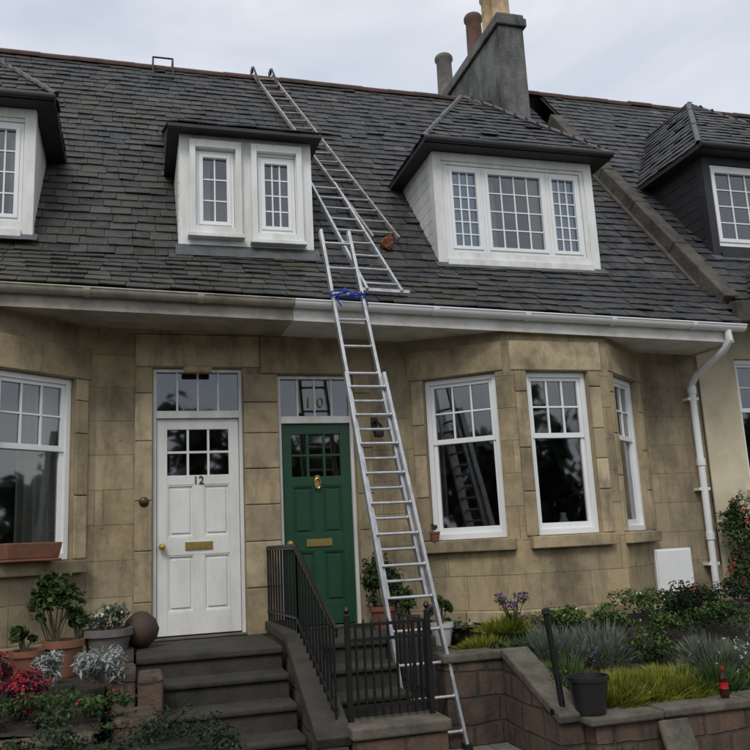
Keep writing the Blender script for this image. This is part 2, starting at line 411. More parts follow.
# dormer curtains
for (a,b_) in((3.82,3.98),(4.4,4.56),(.6,.74),(1.46,1.6),(-1.7,-1.5),(-1.2,-1.0)): curtain(Matrix(),a,b_,4.75,5.75,.34,3,.5)
cu.build('curtains',house,[M_curt],smooth=True)
rm=MB()
rm.face([(-6.4,2.6,.8),(6.2,2.6,.8),(6.2,2.6,3.75),(-6.4,2.6,3.75)])
rm.face([(-6.4,-.62,.82),(6.2,-.62,.82),(6.2,2.6,.82),(-6.4,2.6,.82)])
rm.face([(-6.4,0,3.74),(6.2,0,3.74),(6.2,2.6,3.74),(-6.4,2.6,3.74)])
for x in(-.2,1.15,2.4,6.1): rm.face([(x,.02,.8),(x,2.6,.8),(x,2.6,3.75),(x,.02,3.75)])
rm.build('rooms',house,[M_room])
orn=MB();orn.lathe((4.08,-.42,1.62),[(.0,0),(.06,0),(.085,.05),(.05,.11),(.025,.16),(.035,.19),(0,.2)],14)
orn.box(3.9,-.45,1.6,4.2,-.3,1.625);orn.build('sill_ornament',house,[M_white],smooth=True)

# ---------------------------------------------------------------- doors
def door(name,x0,x1,zb,zt,tz,matd,glassbars,matf):
    d=MB();fw=.035
    d.box(x0+.002,.05,zb,x0+fw,.15,tz-.003,1);d.box(x1-fw,.05,zb,x1-.002,.15,tz-.003,1);d.box(x0+fw,.051,tz-fw,x1-fw,.15,tz-.003,1)
    d.box(x0+fw,.045,zt,x1-fw,.15,zt+.07,1)
    grid(d,x0+fw,zt+.07,x1-fw,tz-fw,glassbars,1,.08,.11,.02,1)
    a=x0+fw+.004;b=x1-fw-.004;y0=.085;y1=.13;z0=zb+.02;z1=zt-.004
    st=.095;cx=(a+b)/2;H=z1-z0
    gz0=z0+H*.73;gz1=z1-.1;mz1=gz0-.09;mz0=z0+H*.44;lz1=mz0-.16;lz0=z0+.2
    d.box(a,y0,z0,a+st,y1,z1);d.box(b-st,y0,z0,b,y1,z1)
    for p,q in((z0,lz0),(lz1,mz0),(mz1,gz0),(gz1,z1)): d.box(a+st,y0+.001,p,b-st,y1,q)
    d.box(cx-.045,y0+.002,lz0,cx+.045,y1,lz1);d.box(cx-.045,y0+.002,mz0,cx+.045,y1,mz1)
    for p,q in((lz0,lz1),(mz0,mz1)):
        for l,r in((a+st,cx-.045),(cx+.045,b-st)):
            d.box(l,y0+.022,p,r,y1-.002,q)
            d.box(l+.035,y0+.008,p+.04,r-.035,y0+.03,q-.04)
            for e in((l,p,r,p+.014),(l,q-.014,r,q),(l,p+.014,l+.014,q-.014),(r-.014,p+.014,r,q-.014)):
                d.box(e[0],y0+.006,e[1],e[2],y0+.03,e[3])
    grid(d,a+st,gz0,b-st,gz1,3,2,y0+.006,y1-.01,.022)
    d.build(name+'_leaf_and_frame',house,[matd,matf],bevel=.003)
    g=MB();g.face([(a+st,y0+.025,gz0),(b-st,y0+.025,gz0),(b-st,y0+.025,gz1),(a+st,y0+.025,gz1)])
    g.face([(x0+fw,.095,zt+.07),(x1-fw,.095,zt+.07),(x1-fw,.095,tz-fw),(x0+fw,.095,tz-fw)])
    g.build(name+'_glass',house,[M_glass])
    h=MB()
    lz=(lz1+mz0)/2
    h.box(cx-.125,y0-.012,lz-.035,cx+.125,y0+.002,lz+.035);h.box(cx-.09,y0-.017,lz-.018,cx+.09,y0-.011,lz+.018)
    kx=a+.05
    h.lathe((kx,y0,lz),[(0,-.075),(.025,-.07),(.033,-.05),(.022,-.03),(.012,-.02),(.028,-.004),(.028,0)],14,0,Matrix.Rotation(-math.pi/2,4,'X').to_3x3())
    h.build(name+'_brassware',house,[M_brass],smooth=True)
    return a,b,cx,gz0,mz1,lz
a12=door('white_door',DO12[0],DO12[1],.86,2.86,DO12[3],M_door,4,M_white)
a10=door('green_door',DO10[0],DO10[1],.86,2.8,DO10[3],M_green,4,M_white)
kn=MB();cx=a10[2];kz=a10[3]-.06
kn.box(cx-.02,.07,kz-.05,cx+.02,.086,kz+.07)
kn.tube([(cx+.03*math.sin(t*math.pi/6),.06,kz-.01+.05*math.cos(t*math.pi/6)) for t in range(13)],.008,8)
kn.build('door_knocker',house,[M_brass],smooth=True)
st=MB()
st.box(DO12[0]+.004,-.04,.852,DO12[1]-.004,.2,.868);st.box(DO10[0]+.004,-.04,.852,DO10[1]-.004,.2,.868)
st.build('door_thresholds',house,[M_cope],bevel=.004)
def text(body,name,loc,size,mat,parent,ext=.003,sx=1):
    c=bpy.data.curves.new(name,'FONT');c.body=body;c.size=size;c.extrude=ext;c.align_x='CENTER';c.space_character=sx
    o=bpy.data.objects.new(name,c);scene.collection.objects.link(o);o.location=loc;o.rotation_euler=(math.pi/2,0,0);c.materials.append(mat);o.parent=parent
text('12','door_number_twelve',(a12[2],.078,a12[3]-.083),.105,M_black,house)
text('10','door_number_ten',(a10[2],.075,2.965),.145,M_gold,house,sx=1.7)
dl=MB();dl.cyl((.44,-.06,3.31),(.7,-.06,3.31),.035,n=12);dl.box(.54,-.06,3.3,.6,.04,3.34);dl.build('porch_light',house,[M_buff],smooth=True)
be=MB();R90=Matrix.Rotation(math.pi/2,4,'X').to_3x3();be.lathe((.085,-.02,2.08),[(0,.03),(.012,.03),(.014,.018),(.03,.016),(.042,.006),(.045,0)],18,0,R90);be.build('door_bell',house,[plain('dark_bronze',(.1,.07,.04),.4,.7,.4)],smooth=True)
la=MB();la.box(2.27,-.03,2.72,2.33,0,2.84);la.tube([(2.3,-.03,2.78),(2.3,-.1,2.8),(2.3,-.16,2.76)],.012);la.lathe((2.3,-.16,2.62),[(0,0),(.05,.01),(.055,.08),(.03,.13),(.012,.15)],12);la.build('wall_lamp',house,[M_black],smooth=True)

# ---------------------------------------------------------------- eaves, gutter
def eave(x):
    t=(x+1.08)/(5.95+1.08);return (-.77,3.865-.18*t)
def fas(x0,x1,mat,name):
    f=MB()
    y,z0=eave(x0);_,z1=eave(x1)
    f._add([(x0,-.72,z0-.17),(x1,-.72,z1-.17),(x1,-.7,z1-.17),(x0,-.7,z0-.17),(x0,-.72,z0+.01),(x1,-.72,z1+.01),(x1,-.7,z1+.01),(x0,-.7,z0+.01)],[(0,3,2,1),(4,5,6,7),(0,1,5,4),(1,2,6,5),(2,3,7,6),(3,0,4,7)],0)
    f.face([(x0,-.7,z0-.155),(x0,.05,z0-.14),(x1,.05,z1-.14),(x1,-.7,z1-.155)],0)
    f.build(name,house,[mat])
fas(-6.5,1.38,M_white_dk,'old_fascia');fas(1.383,6.12,M_soffit,'fascia_and_soffit')
f=MB();yy,zz=eave(6.12);f.face([(6.123,-.71,zz-.18),(6.123,.05,zz-.16),(6.123,.05,zz+.7),(6.123,-.71,zz)]);f.build('eaves_end',house,[M_soffit])
def gutter(x0,x1,mat,name,r=.062,ef=eave,yo=-.0,par=house):
    g=MB();n=12;y0,z0=ef(x0);y1,z1=ef(x1)
    pts=[(math.cos(math.pi+math.pi*i/n),math.sin(math.pi+math.pi*i/n)) for i in range(n+1)]
    for i in range(n):
        for rr in(r,r-.006):
            a,b=pts[i],pts[i+1]
            g.face([(x0,y0+a[0]*rr+yo,z0+a[1]*rr),(x1,y1+a[0]*rr+yo,z1+a[1]*rr),(x1,y1+b[0]*rr+yo,z1+b[1]*rr),(x0,y0+b[0]*rr+yo,z0+b[1]*rr)],0)
    g.tube([(x0,y0-r+yo,z0),(x1,y1-r+yo,z1)],.009,8)
    for (xx,y_,z_) in((x0,y0,z0),(x1,y1,z1)):
        g.face([(xx,y_+p[0]*r+yo,z_+p[1]*r) for p in pts])
    x=x0+.4
    while x<x1:
        y_,z_=ef(x)
        for i in range(n):
            a,b=pts[i],pts[i+1];rr=r+.007
            g.face([(x-.03,y_+a[0]*rr+yo,z_+a[1]*rr),(x+.03,y_+a[0]*rr+yo,z_+a[1]*rr),(x+.03,y_+b[0]*rr+yo,z_+b[1]*rr),(x-.03,y_+b[0]*rr+yo,z_+b[1]*rr)])
        x+=.95
    g.build(name,par,[mat],smooth=True)
gutter(-6.5,1.38,M_oldgut,'old_gutter');gutter(1.385,6.22,M_upvc,'gutter')
dp=MB()
y_,z_=eave(5.98)
dp.tube([(6.02,-.77,z_-.04),(6.02,-.77,z_-.16),(6.01,-.7,z_-.24),(6.0,-.2,z_-.42),(6.0,-.1,z_-.5),(6.0,-.09,z_-.6),(6.0,-.09,.5)],.038,14)
for z in(3.15,2.35,1.55):dp.cyl((6.0,-.09,z),(6.0,-.09,z-.08),.048,n=14)
for z in(3.0,2.0,1.2):dp.box(5.93,-.1,z,6.07,0,z+.03)
dp.build('downpipe',house,[M_upvc],smooth=True)
wr=MB();wr.tube([(6.1,-.05,2.0),(6.12,-.06,1.75),(6.3,-.07,1.72),(6.45,-.05,1.9)],.006,6);wr.tube([(6.13,-.04,3.3),(6.13,-.04,1.2)],.006,6);wr.build('cables',house,[M_black])
mbx=MB();mbx.box(5.22,-.19,.86,5.66,-.052,1.4);mbx.box(5.235,-.202,.875,5.645,-.191,1.385);mbx.cyl((5.63,-.203,1.1),(5.63,-.21,1.1),.012);mbx.build('meter_box',house,[M_upvc],bevel=.012)

# ---------------------------------------------------------------- roof & slates
S=1.19
def rz(y,dz=0): return 4.357+S*y+dz
sl=MB()
def slates(mb,F,v0,v1,courses,span,width,th=.012,lift=.014,jit=.008):
    for i in range(courses):
        a=v0+(v1-v0)*i/courses;b=v0+(v1-v0)*(i+1)/courses
        bb=b+(b-a)*.25
        l,r=span((a+b)/2)
        if r-l<.03:continue
        x=l-random.random()*width
        while x<r:
            ww=width*random.uniform(.62,1.35);x0=max(x,l);x1=min(x+ww,r);x+=ww
            if x1-x0<.02:continue
            g=.0025
            p0=F(x0+g,a);p1=F(x1-g,a);p2=F(x1-g,bb);p3=F(x0+g,bb)
            n=(p1-p0).cross(p3-p0).normalized()
            if n.z<0:n=-n
            dv=(p3-p0).normalized()
            j=random.uniform(-jit,jit)
            if random.random()<.06:j-=random.uniform(.01,.045)
            l0=lift+random.uniform(-.003,.009);tw=random.uniform(-.005,.005)
            if random.random()<.02:l0+=.015
            p0=p0+dv*j+n*(l0+tw);p1=p1+dv*(j+random.uniform(-.007,.007))+n*(l0-tw)
            q0=p0-n*th;q1=p1-n*th;q2=p2-n*th;q3=p3-n*th
            rr=min(1,max(0,random.random()**1.2*.85+.3*mnoise.noise(p0*1.7)+.05))
            mb._add([p0,p1,p2,p3,q0,q1,q2,q3],[(0,1,2,3),(4,5,1,0),(5,6,2,1),(7,4,0,3)],0,rr)
def main(x,y,dz=0): return V((x,y,rz(y,dz)))
def bell(x,t,dz=0,ef=eave,yt=.1):
    y,z=ef(x);y-=.03;z+=.03
    return V((x,y+(yt-y)*t,z+(rz(yt,dz)-z)*t))
XL,XR=-6.5,6.34
slates(sl,lambda x,y:main(x,y),.1,3.58,33,lambda v:(XL,XR),.2)
slates(sl,lambda x,t:bell(x,t),0,1,7,lambda v:(XL,XR if v>.25 else 6.2),.2)
sl.build('roof_slates',house,[M_slate])
ub=MB()
xs=[XL+(XR-XL)*i/24 for i in range(25)]
for x0,x1 in zip(xs[:-1],xs[1:]):
    ub.face([V((x0,-.72,eave(x0)[1])),V((x1,-.72,eave(x1)[1])),V((x1,.1,rz(.1)-.045)),V((x0,.1,rz(.1)-.045))])
ub.face([(XL,.1,rz(.1)-.045),(XR,.1,rz(.1)-.045),(XR,3.6,rz(3.6)-.03),(XL,3.6,rz(3.6)-.03)])
ub.face([(XL,3.6,rz(3.6)-.03),(XR,3.6,rz(3.6)-.03),(XR,7.6,3.88),(XL,7.6,3.88)])
ub.build('roof_boarding',house,[M_under])
def ridge(mb,p0,p1,r=.085,seg=.42,mat=0):
    p0=V(p0);p1=V(p1);d=p1-p0;L=d.length;d.normalize();s=d.cross(Z).normalized();u=s.cross(d)
    n=max(1,int(L/seg));
    for k in range(n):
        a=p0+d*(L*k/n);b=p0+d*(L*(k+1)/n+.01);o=random.uniform(-.01,.01);rn=random.random()
        for i in range(8):
            t0=math.pi*(i/8*1.2-.1);t1=math.pi*((i+1)/8*1.2-.1)
            A0=s*math.cos(t0)*r*1.15+u*(math.sin(t0)*r+o);A1=s*math.cos(t1)*r*1.15+u*(math.sin(t1)*r+o)
            mb.face([a+A0,b+A0,b+A1,a+A1],mat,rn)
rg=MB();ridge(rg,(XL,3.6,rz(3.6)-.03),(5.55,3.6,rz(3.6)-.03),.075);rg.build('ridge_tiles',house,[M_ridge],smooth=True)

sk=MB()
def skewp(y,h): return V((6.42,y,rz(y)+h))
yy=-.35
while yy<3.0:
    y2=min(yy+random.uniform(.6,.8),3.05)
    sk.beam(skewp(yy+.003,.1),skewp(y2-.003,.1),.2,.26,0);yy=y2
sk.box(6.31,-.62,3.78,6.52,-.25,4.02,0)
sk.build('skew_coping',house,[M_skew],bevel=.015)
lf=MB();lf.beam(skewp(-.2,.0)+V((-.12,0,0)),skewp(3,.0)+V((-.12,0,0)),.07,.07);lf.build('skew_mortar_fillet',house,[M_skew])

ch=MB()
ch.box(5.6,3.05,7.6,6.04,6.6,9.72,0);ch.box(5.55,3.0,9.722,6.09,6.65,9.87,0);ch.box(5.58,3.03,9.872,6.06,6.62,9.95,0)
ch.build('chimney_stack',house,[M_render],bevel=.02)
cl=MB();cl.box(5.57,3.02,7.9,6.07,3.12,8.1);cl.build('chimney_flashing',house,[M_lead])
pots=MB()
def chpot(y,h,r,m,x=5.82):
    pots.lathe((x,y,9.93),[(r*1.15,0),(r*1.15,.05),(r*1.0,.08),(r*.92,h-.14),(r*1.12,h-.1),(r*1.12,h-.04),(r*.95,h),(r*.7,h),(r*.7,h-.3)],18,m)
chpot(3.35,.9,.15,1);chpot(3.78,.85,.14,1);chpot(4.45,.92,.15,0);chpot(5.95,1.05,.16,2)
pots.build('chimney_pots',house,[M_brpot,M_buff,M_greypot],smooth=True)

def hipdormer(par,xl,xr,dz,tag,bodymat,eavemat,lights,cheekmat):
    b=MB();z0=4.56+dz;z1=5.9+dz;yf=.2
    ops=[(o[0],o[1],o[2]+dz,o[3]+dz) for o in lights]
    wall(b,(xl,yf),(xr,yf),z0,z1,ops,.09,0)
    b.box(xl,yf+.004,z0,xl+.04,1.5,z1-.003,1);b.box(xr-.04,yf+.004,z0,xr,1.5,z1-.003,1)
    b.box(xl-.015,yf-.02,z0,xl+.09,yf+.1,z1-.002,0);b.box(xr-.09,yf-.02,z0,xr+.015,yf+.1,z1-.002,0)
    b.box(xl+.09,yf-.05,z0-.02,xr-.09,yf+.08,z0+.07,0)
    b.box(xl+.09,yf-.022,z1-.1,xr-.09,yf-.001,z1-.004,0)
    z=z0+.15
    while z<z1: b.box(xl-.008,yf+.1,z,xl+.001,1.45,z+.135,1);z+=.14
    b.build(tag+'_face_and_cheeks',par,[bodymat,cheekmat],bevel=.003)
    e=MB();ex0=xl-.17;ex1=xr+.2;ey=.0;ez=z1+.06
    e.box(ex0,ey,z1,ex1,1.45,ez-.005,0)
    e.cyl((ex0,ey-.03,ez-.02),(ex1,ey-.03,ez-.02),.035,n=10)
    e.build(tag+'_eaves',par,[eavemat])
    xm=(xl+xr)/2;ay=1.5;az=7.42+dz;e0z=ez
    s=MB();lp=lambda a,b_,t:a+(b_-a)*t
    slates(s,lambda u,v:V((u,lp(ey,ay,v),lp(e0z,az,v))),0,1,14,lambda v:(lp(ex0,xm,v),lp(ex1,xm,v)),.19)
    yb0=(e0z-4.357-dz)/S+.1;yb1=(az-4.357-dz)/S+.1
    slates(s,lambda u,v:V((lp(ex0,xm,v),u,lp(e0z,az,v))),0,1,13,lambda v:(lp(ey,ay,v),lp(yb0,yb1,v)),.19)
    slates(s,lambda u,v:V((lp(ex1,xm,v),u,lp(e0z,az,v))),0,1,13,lambda v:(lp(ey,ay,v),lp(yb0,yb1,v)),.19)
    s.build(tag+'_slates',par,[M_slate])
    q=MB();A=(xm,ay,az-.01);q.face([(ex0,ey,e0z-.01),(ex1,ey,e0z-.01),A]);q.face([(ex0,ey,e0z-.01),A,(xm,yb1,az-.01),(ex0,yb0,e0z-.01)]);q.face([(ex1,ey,e0z-.01),(ex1,yb0,e0z-.01),(xm,yb1,az-.01),A]);q.build(tag+'_boarding',par,[M_under])
    h=MB();
    for p,q2 in(((ex0,ey,e0z+.01),(xm,ay,az+.01)),((ex1,ey,e0z+.01),(xm,ay,az+.01)),((xm,ay,az+.0),(xm,yb1,az+.0))): ridge(h,p,q2,.03,.4)
    h.build(tag+'_hip_rolls',par,[M_lead],smooth=True)
    d=MB();d.box(xl+.06,.62,z0+.2,xr-.06,.64,z1-.02);d.build(tag+'_room',par,[M_dark])
    fl=MB();fl.face([(xl-.06,.1,rz(.1,dz)+.035),(xr+.06,.1,rz(.1,dz)+.035),(xr+.06,.2,z0+.05),(xl-.06,.2,z0+.05)])
    fl.build(tag+'_flashing',par,[M_lead])
bl=MB()
def dwin(x0,x1,z0,z1,nx,nz,blue=False,yf=.2,mb=None,g=None):
    casement(mb or fr,g or gl,frame_matrix((0,yf),(1,yf),x0,z0,.01),x1-x0,z1-z0,nx,nz,.035,.04)
    if blue:
        a=.076;bl.face([(x0+a,yf+.055,z0+a),(x1-a,yf+.055,z0+a),(x1-a,yf+.055,z1-a),(x0+a,yf+.055,z1-a)])
xl,xr=3.2,5.17
hipdormer(house,xl,xr,0,'right_dormer',M_white,M_blk,[(.14,1.83,4.72,5.76)],M_white)
dwin(3.345,3.78,4.725,5.755,3,6,True);dwin(3.782,4.588,4.725,5.755,4,4);dwin(4.59,5.025,4.725,5.755,3,6,True)
xl2,xr2=mir(xr),mir(xl)-.05
hipdormer(house,xl2,xr2,.08,'left_dormer',M_white,M_blk,[(.14,1.83,4.72,5.76)],M_white)
dwin(xl2+.145,xl2+.58,4.805,5.835,3,4,False);dwin(xl2+.582,xl2+1.388,4.805,5.835,4,4);dwin(xl2+1.39,xl2+1.825,4.805,5.835,3,4,False)

b=MB();cx0,cx1,yf=.42,1.8,.2;z0,z1=4.6,5.86
wall(b,(cx0,yf),(cx1,yf),z0,z1,[(.16,.56,4.84,5.7),(.8,1.2,4.82,5.68)],.06,0)
b.box(cx0,yf+.003,z0,cx0+.04,1.5,z1-.003,0);b.box(cx1-.04,yf+.003,z0,cx1,1.5,z1-.003,0)
z=z0+.05
while z<z1-.12: b.box(cx0-.009,yf+.05,z,cx0+.001,1.4,z+.13,0);z+=.137
for (a,bx,c,d) in((.1,.63,4.76,5.79),(.73,1.27,4.72,5.79)):
    X0=cx0+a;X1=cx0+bx
    b.box(X0,yf-.06,c,X0+.06,yf-.001,d,0);b.box(X1-.06,yf-.06,c,X1,yf-.001,d,0);b.box(X0+.06,yf-.059,d-.08,X1-.06,yf-.001,d,0);b.box(X0+.06,yf-.059,c,X1-.06,yf-.001,c+.08,0)
    b.box(X0-.02,yf-.1,c-.04,X1+.02,yf-.001,c-.002,0)
b.build('centre_dormer_face',house,[M_white],bevel=.003)
dwin(.584,.976,4.845,5.695,2,3);dwin(1.224,1.616,4.825,5.675,3,4)
e=MB();e.box(.3,.05,5.86,1.89,1.45,5.885);e.beam((.3,.03,5.865),(1.89,.03,5.865),.035,.035);e.build('centre_dormer_eaves',house,[M_blk])
s=MB();slates(s,lambda u,v:V((u,v,5.89+.46*v)),.02,2.2,13,lambda v:(.3,1.89),.2);s.build('centre_dormer_slates',house,[M_slate])
q=MB();q.face([(.31,.04,5.888),(1.88,.04,5.888),(1.88,2.2,6.885),(.31,2.2,6.885)])
for x in(.32,1.87): q.face([(x,.04,5.885),(x,1.3,5.885),(x,2.2,6.88)])
q.build('centre_dormer_boarding',house,[M_under])
d=MB();d.box(.48,.62,4.8,1.74,.64,5.8);d.build('centre_dormer_room',house,[M_dark])
fl=MB();fl.face([(.38,.1,rz(.1)+.035),(1.85,.1,rz(.1)+.035),(1.85,.2,4.66),(.38,.2,4.66)]);fl.build('centre_dormer_flashing',house,[M_lead])
bl.build('blue_leaded_panes',house,[M_bluegl])

# ---------------------------------------------------------------- neighbour house (right)
DZ=.25
nw=MB();wall(nw,(6.16,-.03),(13,-.03),0,4.0,[(.5,1.55,2.0,3.5),(3.5,4.6,1.7,3.5)],.14,0)
nw.face([(13,-.03,0),(13,7.5,0),(13,7.5,4),(13,3.6,8.9),(13,-.03,4)],0)
nw.face([(13,7.5,0),(6.3,7.5,0),(6.3,7.5,4),(13,7.5,4)],0)
nw.face([(6.16,-.03,0),(6.16,-.03,4),(6.16,.05,4),(6.16,.05,0)],0)
nw.build('walls',nhouse,[M_cream])
nf=MB();ng=MB()
sash(nf,ng,frame_matrix((6.16,-.03),(13,-.03),.504,2.004,.05),1.04,1.49);sash(nf,ng,frame_matrix((6.16,-.03),(13,-.03),3.504,1.704,.05),1.09,1.79)
rb=MB();rb.face([(6.3,1.5,.8),(12.9,1.5,.8),(12.9,1.5,3.9),(6.3,1.5,3.9)]);rb.build('room',nhouse,[M_room])
si=MB();si.box(6.6,-.11,1.9,7.8,.05,1.997);si.build('window_sill',nhouse,[M_cream],bevel=.01)
s=MB();efn=lambda x:(-.42,4.05)
slates(s,lambda x,y:main(x,y,DZ),.1,3.58,33,lambda v:(6.54,13),.2)
slates(s,lambda x,t:bell(x,t,DZ,efn),0,1,5,lambda v:(6.45,13),.2)
s.build('roof_slates',nhouse,[M_slate])
q=MB();q.face([(6.4,-.42,4.04),(13,-.42,4.04),(13,.1,rz(.1,DZ)-.03),(6.4,.1,rz(.1,DZ)-.03)]);q.face([(6.5,.1,rz(.1,DZ)-.03),(13,.1,rz(.1,DZ)-.03),(13,3.6,rz(3.6,DZ)-.03),(6.5,3.6,rz(3.6,DZ)-.03)])
q.face([(6.3,3.6,rz(3.6,DZ)-.03),(13,3.6,rz(3.6,DZ)-.03),(13,7.6,4.1),(6.3,7.6,4.1)])
q.face([(6.4,-.44,3.98),(13,-.44,3.98),(13,0,3.98),(6.4,0,3.98)]);q.build('roof_boarding',nhouse,[M_under])
gutter(6.45,13,M_black,'gutter',.058,efn,-.03,nhouse)
rg=MB();ridge(rg,(6.05,3.6,rz(3.6,DZ)-.03),(13,3.6,rz(3.6,DZ)-.03),.075);rg.build('ridge_tiles',nhouse,[M_ridge],smooth=True)
hipdormer(nhouse,6.78,8.75,DZ,'dormer',M_blk,M_blk,[(.06,1.9,4.72,5.8)],M_blk)
casement(nf,ng,frame_matrix((0,.2),(1,.2),6.845,4.725+DZ,.01),.9,1.07,3,4,.05,.05);casement(nf,ng,frame_matrix((0,.2),(1,.2),7.75,4.725+DZ,.01),.92,1.07,3,4,.05,.05)
nf.build('window_frames',nhouse,[M_upvc],bevel=.003);ng.build('window_glass',nhouse,[M_glass])
fr.build('window_frames',house,[M_upvc],bevel=.003);gl.build('window_glass',house,[M_glass])
s=MB();slates(s,lambda u,v:V((u,-.95+1.0*v,4.0+.62*v)),0,1,7,lambda v:(6.75+.3*v,9.2-.3*v),.2)
slates(s,lambda u,v:V((6.55+.5*v,u,4.0+.62*v)),0,1,7,lambda v:(-.95+.95*v,.1),.2);s.build('bay_roof_slates',nhouse,[M_slate])
bb_=MB();bb_.box(6.56,-.96,3.93,9.2,-.9,4.0);bb_.box(6.56,-.9,3.93,6.62,.0,4.0);bb_.box(6.62,-.9,3.985,9.2,0,3.995);bb_.build('bay_roof_eaves',nhouse,[M_blk])
# ---------------------------------------------------------------- ladders
def ladder(name,b0,b1,t0,t1,nr,mat,sw=.028,sd=.07,rr=.014,nrm=(0,-1,0)):
    m=MB();b0,b1,t0,t1=map(V,(b0,b1,t0,t1));nrm=V(nrm)
    m.beam(b0,t0,sw,sd,0,nrm);m.beam(b1,t1,sw,sd,0,nrm)
    for i in range(nr):
        t=(i+.5)/nr;a=b0.lerp(t0,t);b=b1.lerp(t1,t);m.cyl(a,b,rr,n=8)
        for q in (a,b):
            dd=(b-a).normalized()*(.02 if q is a else -.02);m.cyl(q+dd*.7,q+dd*1.1,rr*1.7,n=8)
    return m
ext=empty('extension_ladder')
foot=V((2.275,-1.48,.01));top=V((1.87,-.88,3.86));D=(top-foot)
Pm=lambda t:foot+D*t
m=ladder('x',Pm(0)+V((-.225,0,0)),Pm(0)+V((.225,0,0)),Pm(.8)+V((-.175,0,0)),Pm(.8)+V((.175,0,0)),12,M_alu)
for s_ in(-.225,.225):m.box(foot.x+s_-.03,foot.y-.05,0,foot.x+s_+.03,foot.y+.05,.05,1)
m.build('lower_section',ext,[M_alu,M_plasblk],bevel=.004)
o_=V((0,.06,.0))
m=ladder('y',Pm(.3)+o_+V((-.165,0,0)),Pm(.3)+o_+V((.165,0,0)),Pm(1.17)+o_+V((-.135,0,0)),Pm(1.17)+o_+V((.135,0,0)),13,M_alu)
m.build('upper_section',ext,[M_alu],bevel=.004)
r_=MB()
for k in range(3):
    c=Pm(1.0)+V((0,.03,.018*k-.03))
    r_.tube([c+V((.165*math.cos(t*.5236)*(1+.02*k),.06*math.sin(t*.5236),.014*math.sin(t*1.3+k*2))) for t in range(13)],.007,6)
c=Pm(1.0)
r_.tube([c+V((-.1,-.06,-.02)),c+V((-.13,-.08,-.09)),c+V((-.09,-.07,-.15))],.007,6);r_.tube([c+V((.1,-.06,0)),c+V((.15,-.05,-.08)),c+V((.17,-.03,-.13))],.007,6)
r_.lathe(c+V((.02,-.065,-.03)),[(0,-.04),(.022,-.025),(.03,0),(.022,.025),(0,.04)],8);r_.lathe(c+V((-.05,-.065,.0)),[(0,-.03),(.02,-.02),(.026,0),(.02,.02),(0,.03)],8)
r_.build('blue_rope_lashing',ext,[M_blue],smooth=True)
nr=V((0,-S,1)).normalized();o_=nr*.07
def roofp(x,y): return main(x,y)+o_
ra=empty('roof_ladder')
m=ladder('a',roofp(2.5,.42),roofp(2.8,.42),roofp(1.7,3.55),roofp(1.98,3.58),19,M_aluold,.026,.05,.013,nr)
m.build('rails_and_rungs',ra,[M_aluold])
m=MB()
for x in(1.7,1.98):
    m.tube([roofp(x+.05,3.3),roofp(x,3.62)+V((0,0,.1)),roofp(x,3.75)+V((0,.1,.03)),V((x,3.95,rz(3.6)-.3))],.016,8)
    m.cyl((x-.015,3.7,rz(3.6)+.2),(x+.015,3.7,rz(3.6)+.2),.05,n=12)
m.build('ridge_hooks',ra,[M_black],smooth=True)
rb_=empty('roof_ladder.001')
bp=lambda x,t:bell(x,t)+V((0,-.04,.06))
m=ladder('b',bp(2.08,.08),bp(2.42,.08),roofp(2.0,1.25),roofp(2.3,1.25),9,M_alu,.026,.05,.013,nr)
m.beam(bp(2.02,.1),bp(2.5,.1),.03,.03)
m.build('rails_and_rungs',rb_,[M_alu])
hk=MB()
for x in(.22,.5):
    hk.tube([V((x,3.3,rz(3.3)+.04)),V((x,3.5,rz(3.6)+.12)),V((x,3.75,rz(3.6)+.11)),V((x,3.95,rz(3.6)-.25))],.013,8)
hk.cyl((.22,3.5,rz(3.6)+.12),(.5,3.5,rz(3.6)+.12),.013);hk.cyl((.22,3.3,rz(3.3)+.05),(.5,3.3,rz(3.3)+.05),.013)
hk.build('roof_ridge_bracket',None,[M_black],smooth=True)
cb=MB();pc=roofp(2.66,.35)
n=16
vs=[];fs=[]
for i in range(11):
    for j in range(n):
        th=math.pi*i/10;ph=2*math.pi*j/n;d=V((math.sin(th)*math.cos(ph)*.065,math.sin(th)*math.sin(ph)*.05,math.cos(th)*.08));d*=1+.9*mnoise.noise(d*30+V((3,1,2)))
        vs.append(pc+d+V((.03*math.cos(th*2),0,.0)))
for i in range(10):
    for j in range(n):fs.append((i*n+j,i*n+(j+1)%n,(i+1)*n+(j+1)%n,(i+1)*n+j))
cb._add(vs,fs,0);cb.build('cloth_tool_bag',None,[plain('brown_canvas',(.2,.075,.03),.9,0,.8,20)],smooth=True)

# ---------------------------------------------------------------- steps, walls, ground
gd=MB();gd.face([(-150,-150,-.1),(150,-150,-.1),(150,150,-.1),(-150,150,-.1)]);gd.build('ground',None,[M_grass])
pv=MB();pv.face([(-60,-5.6,.004),(60,-5.6,.004),(60,.0,.004),(-60,.0,.004)]);pv.build('pavement',None,[M_pave])
kb=MB();kb.box(-60,-5.75,-.1,60,-5.6,.01);kb.build('kerb',None,[M_kerb],bevel=.01)
rd=MB();rd.face([(-80,-13,-.09),(80,-13,-.09),(80,-5.75,-.09),(-80,-5.75,-.09)]);rd.build('road',None,[M_asph])
ln=MB()
for i in range(-10,10): ln.face([(i*4,-9.45,-.085),(i*4+2,-9.45,-.085),(i*4+2,-9.35,-.085),(i*4,-9.35,-.085)])
ln.build('road_markings',None,[M_linepaint])
stp=MB()
def steps(x0,x1):
    stp.box(x0,-1.1,0,x1,-.001,.79,0)
    stp.box(x0,-1.13,.792,x1,-.045,.85,0)
    for k in range(1,5):
        z=.85-.17*k;y0=-1.1-.3*k
        stp.box(x0,y0,0,x1,y0+.3,z-.05,0);stp.box(x0,y0-.03,z-.048,x1,y0+.3,z,0)
steps(.02,1.14)
